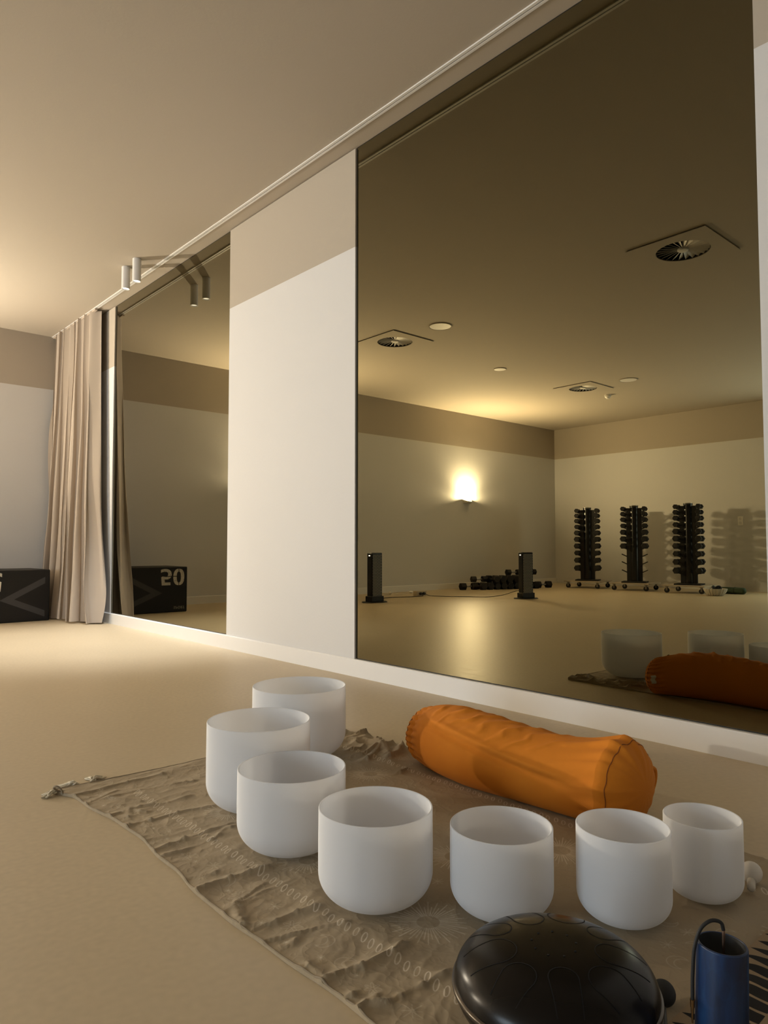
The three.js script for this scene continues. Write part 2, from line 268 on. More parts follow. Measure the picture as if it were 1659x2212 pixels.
// ---------------------------------------------------------------- bolster
const lag = (y, s) => { const k = [0, 1 / 3, 2 / 3, 1]; let r = 0; for (let i = 0; i < 4; i++) { let q = y[i]; for (let j = 0; j < 4; j++) if (j !== i) q *= (s - k[j]) / (k[i] - k[j]); r += q; } return r; };
const BOL = { x: [1.793, 1.732, 1.743, 1.752], r: [0.097, 0.117, 0.108, 0.123], z0: -1.756, z1: -1.017 };
{
  const t = thing('bolster', 'orange fabric bolster cushion sagging in the middle, lying between bowls and mirror', 'bolster', [1.8, 0, -1.45]);
  const Z0 = BOL.z0, Z1 = BOL.z1, NU = 220, NV = 170;
  const axis = (s) => ({ x: lag(BOL.x, s), z: Z0 + s * (Z1 - Z0), r: lag(BOL.r, s) - 0.002 });
  const at = (s, a, k) => { // k: radial shrink for the ends
    const c = axis(s), ca = Math.cos(a), sa = Math.sin(a);
    const crease = (p) => Math.pow(0.5 + 0.5 * Math.sin(p), 3) - 0.3, top = Math.exp(-Math.pow((a - 1.65) / 0.62, 2));
    const wr = 0.0016 * fbm(s * 5, a * 1.3, 2.2, 2) + 0.0115 * top * crease(s * 62 + a * 8.5 + 3.4 * fbm(s * 6, a * 1.5, 5, 2)) * smooth(0.02, 0.2, s) * (1 - smooth(0.62, 0.86, s)) * (0.55 + fbm(s * 9, a * 2, 8, 2))
      + 0.0075 * Math.exp(-Math.pow((a - 2.25 - 0.75 * s) / 0.10, 2)) * smooth(0.05, 0.3, s) * (1 - smooth(0.75, 0.95, s)) - 0.006 * Math.exp(-Math.pow((a - 2.42 - 0.75 * s) / 0.09, 2)) * smooth(0.05, 0.3, s) * (1 - smooth(0.75, 0.95, s))
      + 0.0085 * crease(a * 11 + s * 6 + 2 * fbm(s * 3, a * 2, 4, 2)) * smooth(0.72, 0.98, s) * Math.exp(-Math.pow((a - 1.9) / 0.8, 2));
    const gather = 0.0035 * Math.sin(a * 26 + 2 * fbm(a, s * 5, 1)) * smooth(0.10, 0.0, s) + 0.0028 * Math.sin(a * 15 + 1.4 * fbm(a * 2, s, 3)) * smooth(0.86, 0.99, s);
    const R = (c.r + wr + gather) * k;
    const wide = 1.06;
    let y = c.r * 0.95 + R * sa; if (y < 0.008) y = 0.008 + (y - 0.008) * 0.1; if (y < 0.0065) y = 0.0065;
    return [c.x + R * ca * wide - 1.8, y, c.z + 1.45];
  };
  const build = (rows) => { // rows: [s, shrink, z bulge]
    const pos = [], uv = [], idx = [];
    rows.forEach(([s, k, b], i) => { for (let j = 0; j <= NV; j++) { const a = (j / NV) * Math.PI * 2, p = at(s, a, k); pos.push(p[0], p[1], p[2] + b); uv.push(s * 0.9, (j / NV) * 0.7 * k); if (i && j < NV) { const q = (i - 1) * (NV + 1) + j, n = q + NV + 1; idx.push(q, q + 1, n, n, q + 1, n + 1); } } });
    const g = new THREE.BufferGeometry(); g.setAttribute('position', new THREE.Float32BufferAttribute(pos, 3)); g.setAttribute('uv', new THREE.Float32BufferAttribute(uv, 2)); g.setIndex(idx); g.computeVertexNormals(); return g;
  };
  const EV = 0.077, K0 = 0.90, K1 = 0.93, bul = (k) => EV * Math.sqrt(Math.max(0, 1 - k * k)), rows = [];
  for (let i = 8; i >= 1; i--) { const k = 1 - (1 - K0) * (i / 8); rows.push([0, k, -bul(k)]); }
  for (let i = 0; i <= NU; i++) rows.push([i / NU, 1, 0]);
  for (let i = 1; i <= 8; i++) { const k = 1 - (1 - K1) * (i / 8); rows.push([1, k, bul(k)]); }
  M.orange.side = THREE.DoubleSide;
  part('cover', build(rows), M.orange, t);
  const cap = (s, k0, dir) => build(Array.from({ length: 15 }, (_, i) => { const k = k0 * (1 - i / 14) + 0.0015; return [s, k, dir * bul(k)]; }));
  const c1 = cap(1, K1, 1), c0 = cap(0, K0, -1);
  part('end_panel', c1, M.orange, t); part('end_panel', c0, M.orange, t);
  for (const [s, k, d] of [[1, K1, 1], [0, K0, -1]]) part('seam', tube(Array.from({ length: 60 }, (_, j) => { const p = at(s, (j / 59) * Math.PI * 2, k); return [p[0], p[1], p[2] + d * bul(k)]; }), 0.0014, 160, 6), M.seam, t);
  { // small white tag sewn to the far side near the left end
    const pos = [], idx = [];
    for (let i = 0; i <= 10; i++) for (const e of [0, 1]) { const p = at(0.02 - 0.03 * e + 0.006 * Math.sin(i), -0.25 + (i / 10) * 0.42, 1.03); pos.push(...p); if (i && e) { const b = 2 * i - 2; idx.push(b, b + 1, b + 2, b + 2, b + 1, b + 3); } }
    const g = new THREE.BufferGeometry(); g.setAttribute('position', new THREE.Float32BufferAttribute(pos, 3)); g.setIndex(idx); g.computeVertexNormals();
    part('care_tag', g, std(lin(0.7, 0.68, 0.64), 0.7, { side: THREE.DoubleSide }), t);
  }
  part('carry_handle', new THREE.TubeGeometry(new THREE.CatmullRomCurve3([0.35, 0.2, 0.0, -0.25, -0.5, -0.75].map((a, i) => { const p = at(1, a, 0.80 + 0.1 * Math.sin(i)); return V3(p[0], p[1], p[2] + bul(0.85) + 0.002); })), 30, 0.006, 8), M.orange, t);
}

// ---------------------------------------------------------------- printed cloth
const CX0 = 0.738, CX1 = 1.82, CZ0 = -2.30, CZ1 = -0.20;
const foldLines = [
  [1, 0.746, -1.877, 0.826, -1.875, 0.907, -1.876, 1.027, -1.857], [0.9, 0.748, -1.686, 0.84, -1.7, 0.999, -1.713], [0.7, 0.749, -1.644, 0.801, -1.638, 0.872, -1.653],
  [0.6, 0.753, -1.499, 0.81, -1.483, 0.873, -1.452], [1, 0.743, -1.435, 0.823, -1.436, 0.921, -1.435], [0.8, 0.717, -2.208, 0.795, -2.21, 0.906, -2.223, 1.019, -2.223],
  [0.6, 0.739, -1.982, 0.813, -1.992, 0.847, -1.945], [0.5, 0.967, -2.12, 1.041, -2.102, 1.063, -2.093], [0.5, 0.738, -2.123, 0.847, -2.172], [0.6, 0.851, -1.997, 0.924, -1.973, 0.995, -1.977],
  [0.4, 0.81, -2.125, 0.869, -2.039], [0.7, 0.893, -1.653, 0.968, -1.691], [0.6, 0.773, -1.936, 0.817, -2.003], [0.9, 0.751, -1.217, 0.799, -1.211, 0.847, -1.211, 0.89, -1.201],
  [0.8, 0.748, -1.17, 0.808, -1.145, 0.898, -1.116], [1.2, 0.748, -0.996, 0.824, -0.98, 0.897, -0.977, 0.925, -0.985], [0.8, 0.82, -0.877, 0.871, -0.875, 0.925, -0.872],
  [1, 0.824, -1.434, 0.868, -1.429, 0.914, -1.424], [0.7, 0.755, -1.054, 0.749, -1.001], [0.6, 0.753, -1.119, 0.789, -1.133], [0.9, 0.753, -0.932, 0.758, -0.902, 0.788, -0.88],
  [0.9, 0.772, -1.323, 0.754, -1.275, 0.748, -1.242], [0.7, 0.741, -0.901, 0.785, -0.903, 0.792, -0.877], [0.7, 0.761, -1.324, 0.861, -1.367],
  [2, 1.617, -1.895, 1.737, -1.957, 1.704, -1.872], [2.2, 1.696, -1.863, 1.746, -1.875, 1.81, -1.928], [2, 1.806, -2.063, 1.711, -1.89], [1.6, 1.752, -2.168, 1.815, -2.135],
  [1.5, 1.607, -1.717, 1.655, -1.729], [1.4, 1.658, -1.713, 1.669, -1.621, 1.632, -1.577], [1.6, 1.572, -1.967, 1.634, -1.943, 1.719, -1.964], [1.2, 1.654, -2.023, 1.689, -2.008],
];
const segs = [];
for (const f of foldLines) for (let i = 1; i + 3 < f.length; i += 2) segs.push([f[0], f[i], f[i + 1], f[i + 2], f[i + 3]]);
const blocks = [...bowls.map(([x, z, r]) => [x, z, r * 0.9]), [0.908, -0.637, 0.15], [1.655, -0.645, 0.07]];
const EDGE = [[-2.31, 0.722], [-2.2, 0.738], [-1.84, 0.765], [-1.576, 0.75], [-1.366, 0.733], [-1.178, 0.737], [-1.0, 0.746], [-0.87, 0.748], [-0.2, 0.745]];
const edgeX = (z) => { let i = 0; while (i < EDGE.length - 2 && EDGE[i + 1][0] < z) i++; const [z0, a] = EDGE[i], [z1, b] = EDGE[i + 1]; return a + (b - a) * smooth(z0, z1, z); };
function clothH(x, z) {
  const edgeL = 1 - smooth(0.90, 1.02, x), far = 1 - smooth(-2.0, -1.86, z), back = smooth(1.60, 1.72, x);
  const rough = Math.max(edgeL, far * 0.9, back);
  const qs = (z - BOL.z0) / (BOL.z1 - BOL.z0), bs = Math.max(0, Math.min(1, qs)), bd = Math.hypot(x - lag(BOL.x, bs), (qs - bs) * (BOL.z1 - BOL.z0));
  const wx = x + 0.03 * fbm(x * 6, z * 6, 3.3, 2), wz = z + 0.02 * fbm(x * 5, z * 8, 6.1, 2);
  const ridge = (f, g, k, p) => Math.pow(Math.max(0, 1 - 2.2 * Math.abs(noise.noise(wx * f, wz * g, k))), p);
  let h = 0.0055 + rough * (0.0026 * ridge(4.5, 11, 0.5, 4) + 0.0014 * ridge(7, 20, 2.5, 3) + 0.0008 * ridge(22, 30, 4.5, 2) + 0.0006 * fbm(x * 48, z * 60, 1.5, 2) + 0.002 * fbm(x * 5, z * 9, 11, 2)) + 0.0008 * ridge(7, 5, 9, 3) + 0.0008 * fbm(x * 14, z * 14, 9, 2);
  h += back * far * (0.012 * ridge(11, 12, 7.7, 2) + 0.008 * fbm(x * 14, z * 14, 7, 2)) + back * 0.006 * ridge(12, 6, 1.7, 2);
  let best = 0;
  for (const [A, x0, z0, x1, z1] of segs) {
    const dx = x1 - x0, dz = z1 - z0, L2 = dx * dx + dz * dz; let tt = ((wx - x0) * dx + (wz - z0) * dz) / L2; tt = Math.max(0, Math.min(1, tt));
    const ox = x - x0 - tt * dx, oz = z - z0 - tt * dz, d = Math.hypot(ox, oz); if (d > 0.05) continue;
    const sharp = oz > 0 ? 0.55 : 1.25; // steep on the camera side
    best = Math.max(best, A * 0.0110 * Math.exp(-Math.pow(d / ((0.0055 + 0.0035 * A) * sharp), 1.25)));
  }
  h += best;
  for (const [bx_, bz, br] of blocks) { const k = smooth(br * 0.75, br * 1.12, Math.hypot(x - bx_, z - bz)); h = 0.0045 * (1 - k) + h * k; }
  { const k = smooth(0.10, 0.15, bd); h = 0.0045 * (1 - k) + h * k; }
  return Math.max(0.0025, h);
}
function clothTexture() {
  const w = 1052, hh = 2044, cv = document.createElement('canvas'); cv.width = w; cv.height = hh;
  const c = cv.getContext('2d'), sx = w / (CX1 - CX0), sz = hh / (CZ1 - CZ0);
  c.fillStyle = 'rgb(157,141,115)'; c.fillRect(0, 0, w, hh);
  for (let i = 0; i < 9000; i++) { c.fillStyle = `rgba(${rnd() > 0.5 ? '160,143,118' : '122,107,86'},0.16)`; c.fillRect(rnd() * w, rnd() * hh, rr(1, 9), rr(1, 3)); }
  const X = (x) => (x - CX0) * sx, Z = (z) => (z - CZ0) * sz;
  c.lineCap = 'round';
  const ink = (a, lw) => { c.strokeStyle = `rgba(214,203,184,${a})`; c.lineWidth = lw; };
  const sun = (x, z, r0, r1, n, a = 0.75) => { for (let k = 0; k < n; k++) { const t = (k / n) * 6.2832, q = r1 * (k % 2 ? 0.78 : 1) * rr(0.94, 1.04); ink(a * rr(0.5, 1), 2.2); c.beginPath(); c.moveTo(X(x + r0 * Math.cos(t)), Z(z + r0 * Math.sin(t))); c.lineTo(X(x + q * Math.cos(t)), Z(z + q * Math.sin(t))); c.stroke(); } };
  const moon = (x, z, r, t) => { ink(0.36, 1.8); c.beginPath(); c.arc(X(x), Z(z), r * sx, t, t + 4.1); c.stroke(); c.beginPath(); c.arc(X(x + r * 0.45 * Math.cos(t + 5.2)), Z(z + r * 0.45 * Math.sin(t + 5.2)), r * 0.8 * sx, t + 0.35, t + 3.8); c.stroke(); };
  const star = (x, z, r) => sun(x, z, r * 0.1, r, 8, 0.4);
  const flower = (x, z, r) => { ink(0.36, 1.6); for (let k = 0; k < 7; k++) { const t = k * 0.8976; c.beginPath(); c.ellipse(X(x + r * 0.6 * Math.cos(t)), Z(z + r * 0.6 * Math.sin(t)), r * 0.42 * sx, r * 0.16 * sx, t, 0, 6.2832); c.stroke(); } };
  for (const side of [0.890, 1.655]) for (let z = -2.12; z < -0.3; z += 0.0242) { ink(rr(0.65, 0.95), 2.3); c.beginPath(); c.ellipse(X(side + rr(-0.003, 0.003)), Z(z), 0.0150 * sx, 0.0046 * sx, -0.62, 0, 6.2832); c.stroke(); }
  const suns = [[1.023, -1.014], [1.01, -1.40], [1.02, -1.80], [1.02, -0.62], [1.53, -1.78], [1.46, -1.50], [1.50, -1.03], [1.28, -1.60], [1.28, -1.18], [1.52, -2.05], [1.26, -2.0], [1.5, -0.5]];
  suns.forEach(([x, z], i) => sun(x, z, 0.024, 0.078 - 0.006 * (i % 3), 48));
  for (let z = -2.2; z < -0.3; z += 0.085) { const x = 0.812 + rr(-0.02, 0.02); [star, flower, (a, b, r) => moon(a, b, r, rr(0, 6)), star][Math.floor(rnd() * 4)](x, z, rr(0.014, 0.024)); star(0.77 + rr(-0.008, 0.03), z + 0.04, rr(0.006, 0.012)); }
  for (let z = -2.1; z < -0.4; z += 0.13) { flower(1.735 + rr(-0.02, 0.02), z, 0.022); moon(1.7, z + 0.06, 0.016, rr(0, 6)); }
  for (const [x, z] of [[1.38, -0.70], [1.33, -0.62], [1.26, -0.62], [1.42, -0.6]]) moon(x, z, 0.02, rr(0, 6));
  for (const [x, z] of [[1.37, -0.655], [1.22, -0.7], [1.3, -0.66], [1.16, -1.12], [1.3, -0.95]]) star(x, z, 0.016);
  const t = new THREE.CanvasTexture(cv); t.colorSpace = THREE.SRGBColorSpace; t.anisotropy = 8; return t;
}
{
  const t = thing('tapestry_cloth', 'creased taupe cloth printed with pale suns, moons and leaves under the bowls', 'cloth');
  const NX = 270, NZ = 500, pos = [], uv = [], idx = [];
  const P = (u, v) => {
    let x = CX0 + u * (CX1 - CX0), z = CZ0 + v * (CZ1 - CZ0);
    const h = clothH(x, z), e = Math.min(u * (CX1 - CX0), 1) , f = v * (CZ1 - CZ0);
    x += (1 - smooth(0, 0.12, e)) * (edgeX(z) - CX0 + 0.002 * Math.sin(z * 31)) - 0.02 * Math.exp(-(e * e + f * f) / 0.003);
    z += (1 - smooth(0, 0.08, f)) * (0.006 * Math.sin(x * 7)) ;
    if (u > 0.9) x += smooth(0.9, 1, u) * 0.006 * Math.sin(z * 9);
    return [x, h, z];
  };
  for (let j = 0; j <= NZ; j++) for (let i = 0; i <= NX; i++) {
    const u = i / NX, v = j / NZ, p = P(u, v); pos.push(...p); uv.push(u, 1 - v);
    if (i < NX && j < NZ) { const a = j * (NX + 1) + i, b = a + NX + 1; idx.push(a, b, a + 1, b, b + 1, a + 1); }
  }
  const skirt = (list) => { const s = pos.length / 3; for (const [u, v] of list) { const p = P(u, v); pos.push(...p, p[0], 0.0006, p[2]); uv.push(u, 1 - v, u, 1 - v); } for (let k = 0; k + 1 < list.length; k++) idx.push(s + 2 * k, s + 2 * k + 1, s + 2 * k + 2, s + 2 * k + 2, s + 2 * k + 1, s + 2 * k + 3); };
  skirt(Array.from({ length: NZ + 1 }, (_, k) => [0, k / NZ])); skirt(Array.from({ length: NX + 1 }, (_, k) => [k / NX, 0])); skirt(Array.from({ length: NZ + 1 }, (_, k) => [1, k / NZ])); skirt(Array.from({ length: NX + 1 }, (_, k) => [k / NX, 1]));
  const g = new THREE.BufferGeometry(); g.setAttribute('position', new THREE.Float32BufferAttribute(pos, 3)); g.setAttribute('uv', new THREE.Float32BufferAttribute(uv, 2)); g.setIndex(idx); g.computeVertexNormals();
  const crumple = noiseTex(512, (u, v) => { // crossing sharp creases of washed thin cotton
    const a = u + 0.03 * tnoise(u, v, 6, 5), b = v + 0.03 * tnoise(u, v, 6, 15), r = (f, k) => Math.pow(Math.max(0, 1 - 2.4 * Math.abs(tnoise(((a % 1) + 1) % 1, ((b % 1) + 1) % 1, f, k))), 3);
    return 0.25 + 0.36 * r(5, 2.2) + 0.24 * r(11, 4.4) + 0.12 * r(23, 6.6);
  }, 1); crumple.repeat.set(3.1, 5.3);
  const m = new THREE.MeshPhysicalMaterial({ map: clothTexture(), roughness: 0.72, side: THREE.DoubleSide, bumpMap: crumple, bumpScale: 0.0024, sheen: 0.2, sheenColor: lin(0.5, 0.45, 0.36) });
  part('printed_fabric', g, m, t);
  const hemM = std(lin(0.27, 0.215, 0.145), 0.85);
  const edge = (f, n, r) => tube(Array.from({ length: n }, (_, k) => { const p = f(k / (n - 1)); return [p[0], Math.max(p[1] - 0.0005, r), p[2]]; }), r, n * 3, 6);
  part('hem', edge((q) => P(0.002, 0.01 + q * 0.98), 120, 0.0022), hemM, t);
  part('hem', edge((q) => P(0.01 + q * 0.98, 0.002), 70, 0.0022), hemM, t);
  // knotted fringe tassels at the far corner
  const tassel = (x, z, dx, dz, n, len) => {
    const gs = [];
    for (let k = 0; k < n; k++) { const a = rr(-0.6, 0.6), ca = Math.cos(a), sa = Math.sin(a), ex = dx * ca - dz * sa, ez = dx * sa + dz * ca, l = len * rr(0.7, 1.15);
      gs.push(tube([[x, 0.006, z], [x + ex * l * 0.3, 0.011 + rr(0, 0.006), z + ez * l * 0.3], [x + ex * l * 0.6 + rr(-0.008, 0.008), rr(0.004, 0.012), z + ez * l * 0.6 + rr(-0.008, 0.008)], [x + ex * l + rr(-0.006, 0.006), 0.003, z + ez * l + rr(-0.006, 0.006)]], 0.0024, 14, 5)); }
    const kn = new THREE.TorusKnotGeometry(0.006, 0.0028, 40, 6, 2, 3); kn.rotateX(1.3); kn.translate(x + dx * 0.006, 0.009, z + dz * 0.006);
    part('tassel', [...gs, kn], std(lin(0.68, 0.61, 0.47), 0.9), t);
  };
  tassel(0.706, -2.28, -0.9, 0.1, 10, 0.042); tassel(0.780, -2.31, -0.75, -0.6, 18, 0.058); tassel(0.826, -2.31, 0.55, -0.8, 18, 0.062);
  part('corner_loop', tube([[0.735, 0.004, -2.275], [0.712, 0.012, -2.276], [0.70, 0.024, -2.273], [0.704, 0.030, -2.262], [0.714, 0.022, -2.256], [0.722, 0.004, -2.255]], 0.003, 30, 8), hemM, t);
}

// ---------------------------------------------------------------- black and beige cloth under the blue chime
{
  const x0 = 1.07, x1 = 1.52, z0 = -0.552, z1 = -0.22, cv = document.createElement('canvas'); cv.width = 900; cv.height = 664;
  const c = cv.getContext('2d'); c.fillStyle = 'rgb(150,130,104)'; c.fillRect(0, 0, 900, 664);
  const S = 2000;
  c.fillStyle = 'rgb(16,15,14)';
  for (let x = -0.02; x < 0.47; x += 0.034) { c.beginPath(); c.moveTo(x * S, 0.095 * S); c.bezierCurveTo((x - 0.004) * S, 0.06 * S, (x + 0.004) * S, 0.03 * S, (x + 0.006) * S, 0.003 * S); c.bezierCurveTo((x + 0.030) * S, 0.025 * S, (x + 0.028) * S, 0.06 * S, (x + 0.026) * S, 0.095 * S); c.closePath(); c.fill(); }
  c.fillRect(0, 0.105 * S, 900, 0.02 * S); c.fillRect(0, 0.15 * S, 900, 0.2 * S);
  c.strokeStyle = 'rgb(120,112,98)'; c.lineWidth = 5; for (let x = 0; x < 0.46; x += 0.03) { c.beginPath(); c.arc(x * S, 0.2 * S, 18, 0, 6.3); c.stroke(); }
  const tx = new THREE.CanvasTexture(cv); tx.colorSpace = THREE.SRGBColorSpace;
  const g = new THREE.PlaneGeometry(x1 - x0, z1 - z0, 90, 66); g.rotateX(-Math.PI / 2);
  const p = g.attributes.position; for (let i = 0; i < p.count; i++) { const x = p.getX(i) + (x0 + x1) / 2, z = p.getZ(i) + (z0 + z1) / 2; p.setY(i, Math.max(clothH(x, z), 0.006) + 0.003 + 0.002 * (1 + fbm(x * 20, z * 20, 2, 2)) - CLOTH_Y); }
  g.computeVertexNormals();
  const t = thing('scarf', 'black and beige patterned scarf with leaf-shaped stripes under the blue tube', 'scarf', [(x0 + x1) / 2, CLOTH_Y, (z0 + z1) / 2]);
  part('printed_fabric', g, std(0xffffff, 0.9, { map: tx, side: THREE.DoubleSide }), t);
}

// ---------------------------------------------------------------- tongue drum
{
  const R = 0.148, HS = 0.094, HD = 0.056, cx = 0.908, cz = -0.637;
  const t = thing('tongue_drum', 'dark bronze-black steel tongue drum with cut tongues in the foreground', 'drum', [cx, CLOTH_Y, cz]);
  const top = (q) => HS + 0.004 + HD * Math.pow(1 - Math.pow(Math.min(1, q / R), 3.2), 0.47);
  const m = new THREE.MeshPhysicalMaterial({ color: lin(0.0075, 0.006, 0.005), roughness: 0.27, specularIntensity: 0.4 });
  const pt = []; for (let k = 0; k <= 60; k++) { const q = R * Math.sin((k / 60) * Math.PI / 2); pt.push([Math.max(0.0004, q), top(q)]); }
  part('top_shell', lathe(pt.reverse().concat([]), 128), m, t);
  m.side = THREE.DoubleSide;
  const pb = []; for (let k = 0; k <= 40; k++) { const q = R * Math.sin((k / 40) * Math.PI / 2); pb.push([Math.max(0.0004, q), HS - 0.004 - 0.074 * Math.pow(1 - Math.pow(q / R, 2.5), 0.62)]); }
  part('bottom_shell', lathe(pb, 128), m, t);
  part('rim_seam', lathe([[R - 0.002, HS - 0.005], [R + 0.003, HS - 0.0035], [R + 0.0035, HS], [R + 0.003, HS + 0.0035], [R - 0.002, HS + 0.005]], 128), std(lin(0.10, 0.085, 0.07), 0.25, { metalness: 0.8 }), t);
  for (let k = 0; k < 3; k++) { const a = k * 2.094 + 0.5; part('rubber_foot', cyl(0.012, 0.014, 0.018, 0.09 * Math.cos(a), 0.009, 0.09 * Math.sin(a), 16), M.rubber, t); }
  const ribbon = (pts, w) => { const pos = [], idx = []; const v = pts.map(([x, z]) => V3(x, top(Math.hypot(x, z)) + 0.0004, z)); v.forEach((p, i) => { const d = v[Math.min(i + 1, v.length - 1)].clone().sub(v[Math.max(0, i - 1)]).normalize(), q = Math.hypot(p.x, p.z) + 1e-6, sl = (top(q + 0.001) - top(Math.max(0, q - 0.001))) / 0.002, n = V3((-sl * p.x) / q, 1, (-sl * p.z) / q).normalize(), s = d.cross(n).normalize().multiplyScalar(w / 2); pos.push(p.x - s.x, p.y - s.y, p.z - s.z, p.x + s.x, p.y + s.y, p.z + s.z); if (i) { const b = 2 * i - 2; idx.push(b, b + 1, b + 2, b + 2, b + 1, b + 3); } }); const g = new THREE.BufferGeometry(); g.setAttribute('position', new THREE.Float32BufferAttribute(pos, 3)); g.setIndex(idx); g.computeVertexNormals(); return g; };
  const cutShade = std(lin(0.001, 0.001, 0.001), 1, { side: THREE.DoubleSide });  // black laid on the dome as painted shade, no real groove is cut
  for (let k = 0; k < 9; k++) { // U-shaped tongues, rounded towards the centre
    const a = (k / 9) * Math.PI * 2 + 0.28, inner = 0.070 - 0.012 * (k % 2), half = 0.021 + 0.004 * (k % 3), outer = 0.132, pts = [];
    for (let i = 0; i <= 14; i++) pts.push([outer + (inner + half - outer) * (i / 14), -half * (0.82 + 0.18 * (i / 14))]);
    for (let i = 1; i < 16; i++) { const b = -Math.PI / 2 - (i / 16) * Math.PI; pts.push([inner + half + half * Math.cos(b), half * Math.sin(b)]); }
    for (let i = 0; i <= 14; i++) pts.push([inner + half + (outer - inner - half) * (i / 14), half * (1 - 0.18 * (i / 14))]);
    part('tongue_slit_shade', ribbon(pts.map(([x, z]) => [x * Math.cos(a) - z * Math.sin(a), x * Math.sin(a) + z * Math.cos(a)]), 0.0016), cutShade, t);
  }
  for (let k = 0; k < 9; k++) { const a = (k / 9) * 6.2832, x = 0.033 * Math.cos(a), z = 0.033 * Math.sin(a); part('sound_hole', cyl(0.0018, 0.0018, 0.0008, x, top(0.033) + 0.0003, z, 12), cutShade, t); }
}
{ // mallet lying beside the drum
  const t = thing('drum_mallet', 'black rubber-headed drum mallet lying on the cloth at the drum', 'mallet', [1.128, CLOTH_Y, -0.582], 0.5);
  const h = new THREE.SphereGeometry(0.022, 28, 18); h.scale(1.15, 0.8, 0.9); h.translate(0, 0.0178, 0);
  part('head', h, M.rubber, t);
  const s = new THREE.CylinderGeometry(0.004, 0.004, 0.10, 12); s.rotateZ(Math.PI / 2 - 0.10); s.translate(-0.066, 0.0125, 0.0);
  part('stick', s, std(lin(0.02, 0.018, 0.016), 0.5), t);
}

// ---------------------------------------------------------------- blue tube chime
{
  const t = thing('tube_chime', 'tall blue cylindrical chime with black top and a looped black cord', 'chime', [1.001, 0.0125, -0.436]);
  t.rotation.set(0.015, 0, -0.03);
  const H = 0.195, r = 0.0325;
  const cv = document.createElement('canvas'); cv.width = 512; cv.height = 512; const c = cv.getContext('2d'); c.fillStyle = 'rgb(13,36,72)'; c.fillRect(0, 0, 512, 512);
  for (let i = 0; i < 420; i++) { const L = rnd(); c.fillStyle = L > 0.55 ? `rgba(34,78,128,${rr(0.05, 0.16)})` : `rgba(6,16,40,${rr(0.05, 0.18)})`; c.beginPath(); c.ellipse(rnd() * 512, rnd() * 512, rr(10, 46), rr(14, 70), rr(-0.6, 0.6), 0, 6.3); c.fill(); }
  const tx = new THREE.CanvasTexture(cv); tx.colorSpace = THREE.SRGBColorSpace;
  part('tube_body', lathe([[0.0005, 0], [r * 1.05, 0], [r * 1.06, 0.002], [r * 1.02, H * 0.6], [r, H - 0.002], [r - 0.0012, H], [r - 0.003, H], [r - 0.0035, H - 0.004]], 64), std(0xffffff, 0.42, { map: tx }), t);
  part('top_disc', lathe([[0.0005, H - 0.034], [r - 0.006, H - 0.030], [r - 0.0034, H - 0.0005]], 48), M.black, t);
  const top = V3(0.004, H + 0.002, 0);
  part('cord', tube([[0.004, H + 0.016, 0.0], [0.001, H + 0.026, -0.002], [-0.009, H + 0.029, -0.010], [-0.020, H + 0.020, -0.019], [-0.0275, H - 0.002, -0.0245], [-0.0300, H - 0.040, -0.0265], [-0.0300, H - 0.075, -0.0265]], 0.0025, 60, 10), M.black, t);
  part('ferrule', cyl(0.0022, 0.0014, 0.052, 0.0045, H - 0.010, 0, 14), std(lin(0.45, 0.30, 0.22), 0.3, { metalness: 1 }), t);
  part('cord_tip', [cyl(0.0034, 0.0030, 0.010, -0.0300, H - 0.080, -0.0265, 14), cyl(0.0022, 0.0012, 0.022, -0.0300, H - 0.095, -0.0265, 12)], std(lin(0.30, 0.18, 0.08), 0.35, { metalness: 1 }), t);
}

// ---------------------------------------------------------------- white bowl mallet
{
  const t = thing('bowl_mallet', 'white ball-headed mallet lying behind the smallest bowl', 'mallet', [1.672, CLOTH_Y, -0.652], 0);
  const b = new THREE.SphereGeometry(0.0225, 32, 20); b.translate(0, 0.0228, 0);
  part('ball_head', b, std(lin(0.70, 0.66, 0.60), 0.6), t);
  const s = new THREE.CapsuleGeometry(0.0085, 0.045, 6, 16); s.rotateZ(Math.PI / 2); s.rotateY(0.35); s.translate(-0.030, 0.0125, 0.011);
  part('handle', s, std(lin(0.55, 0.50, 0.42), 0.6), t);
}

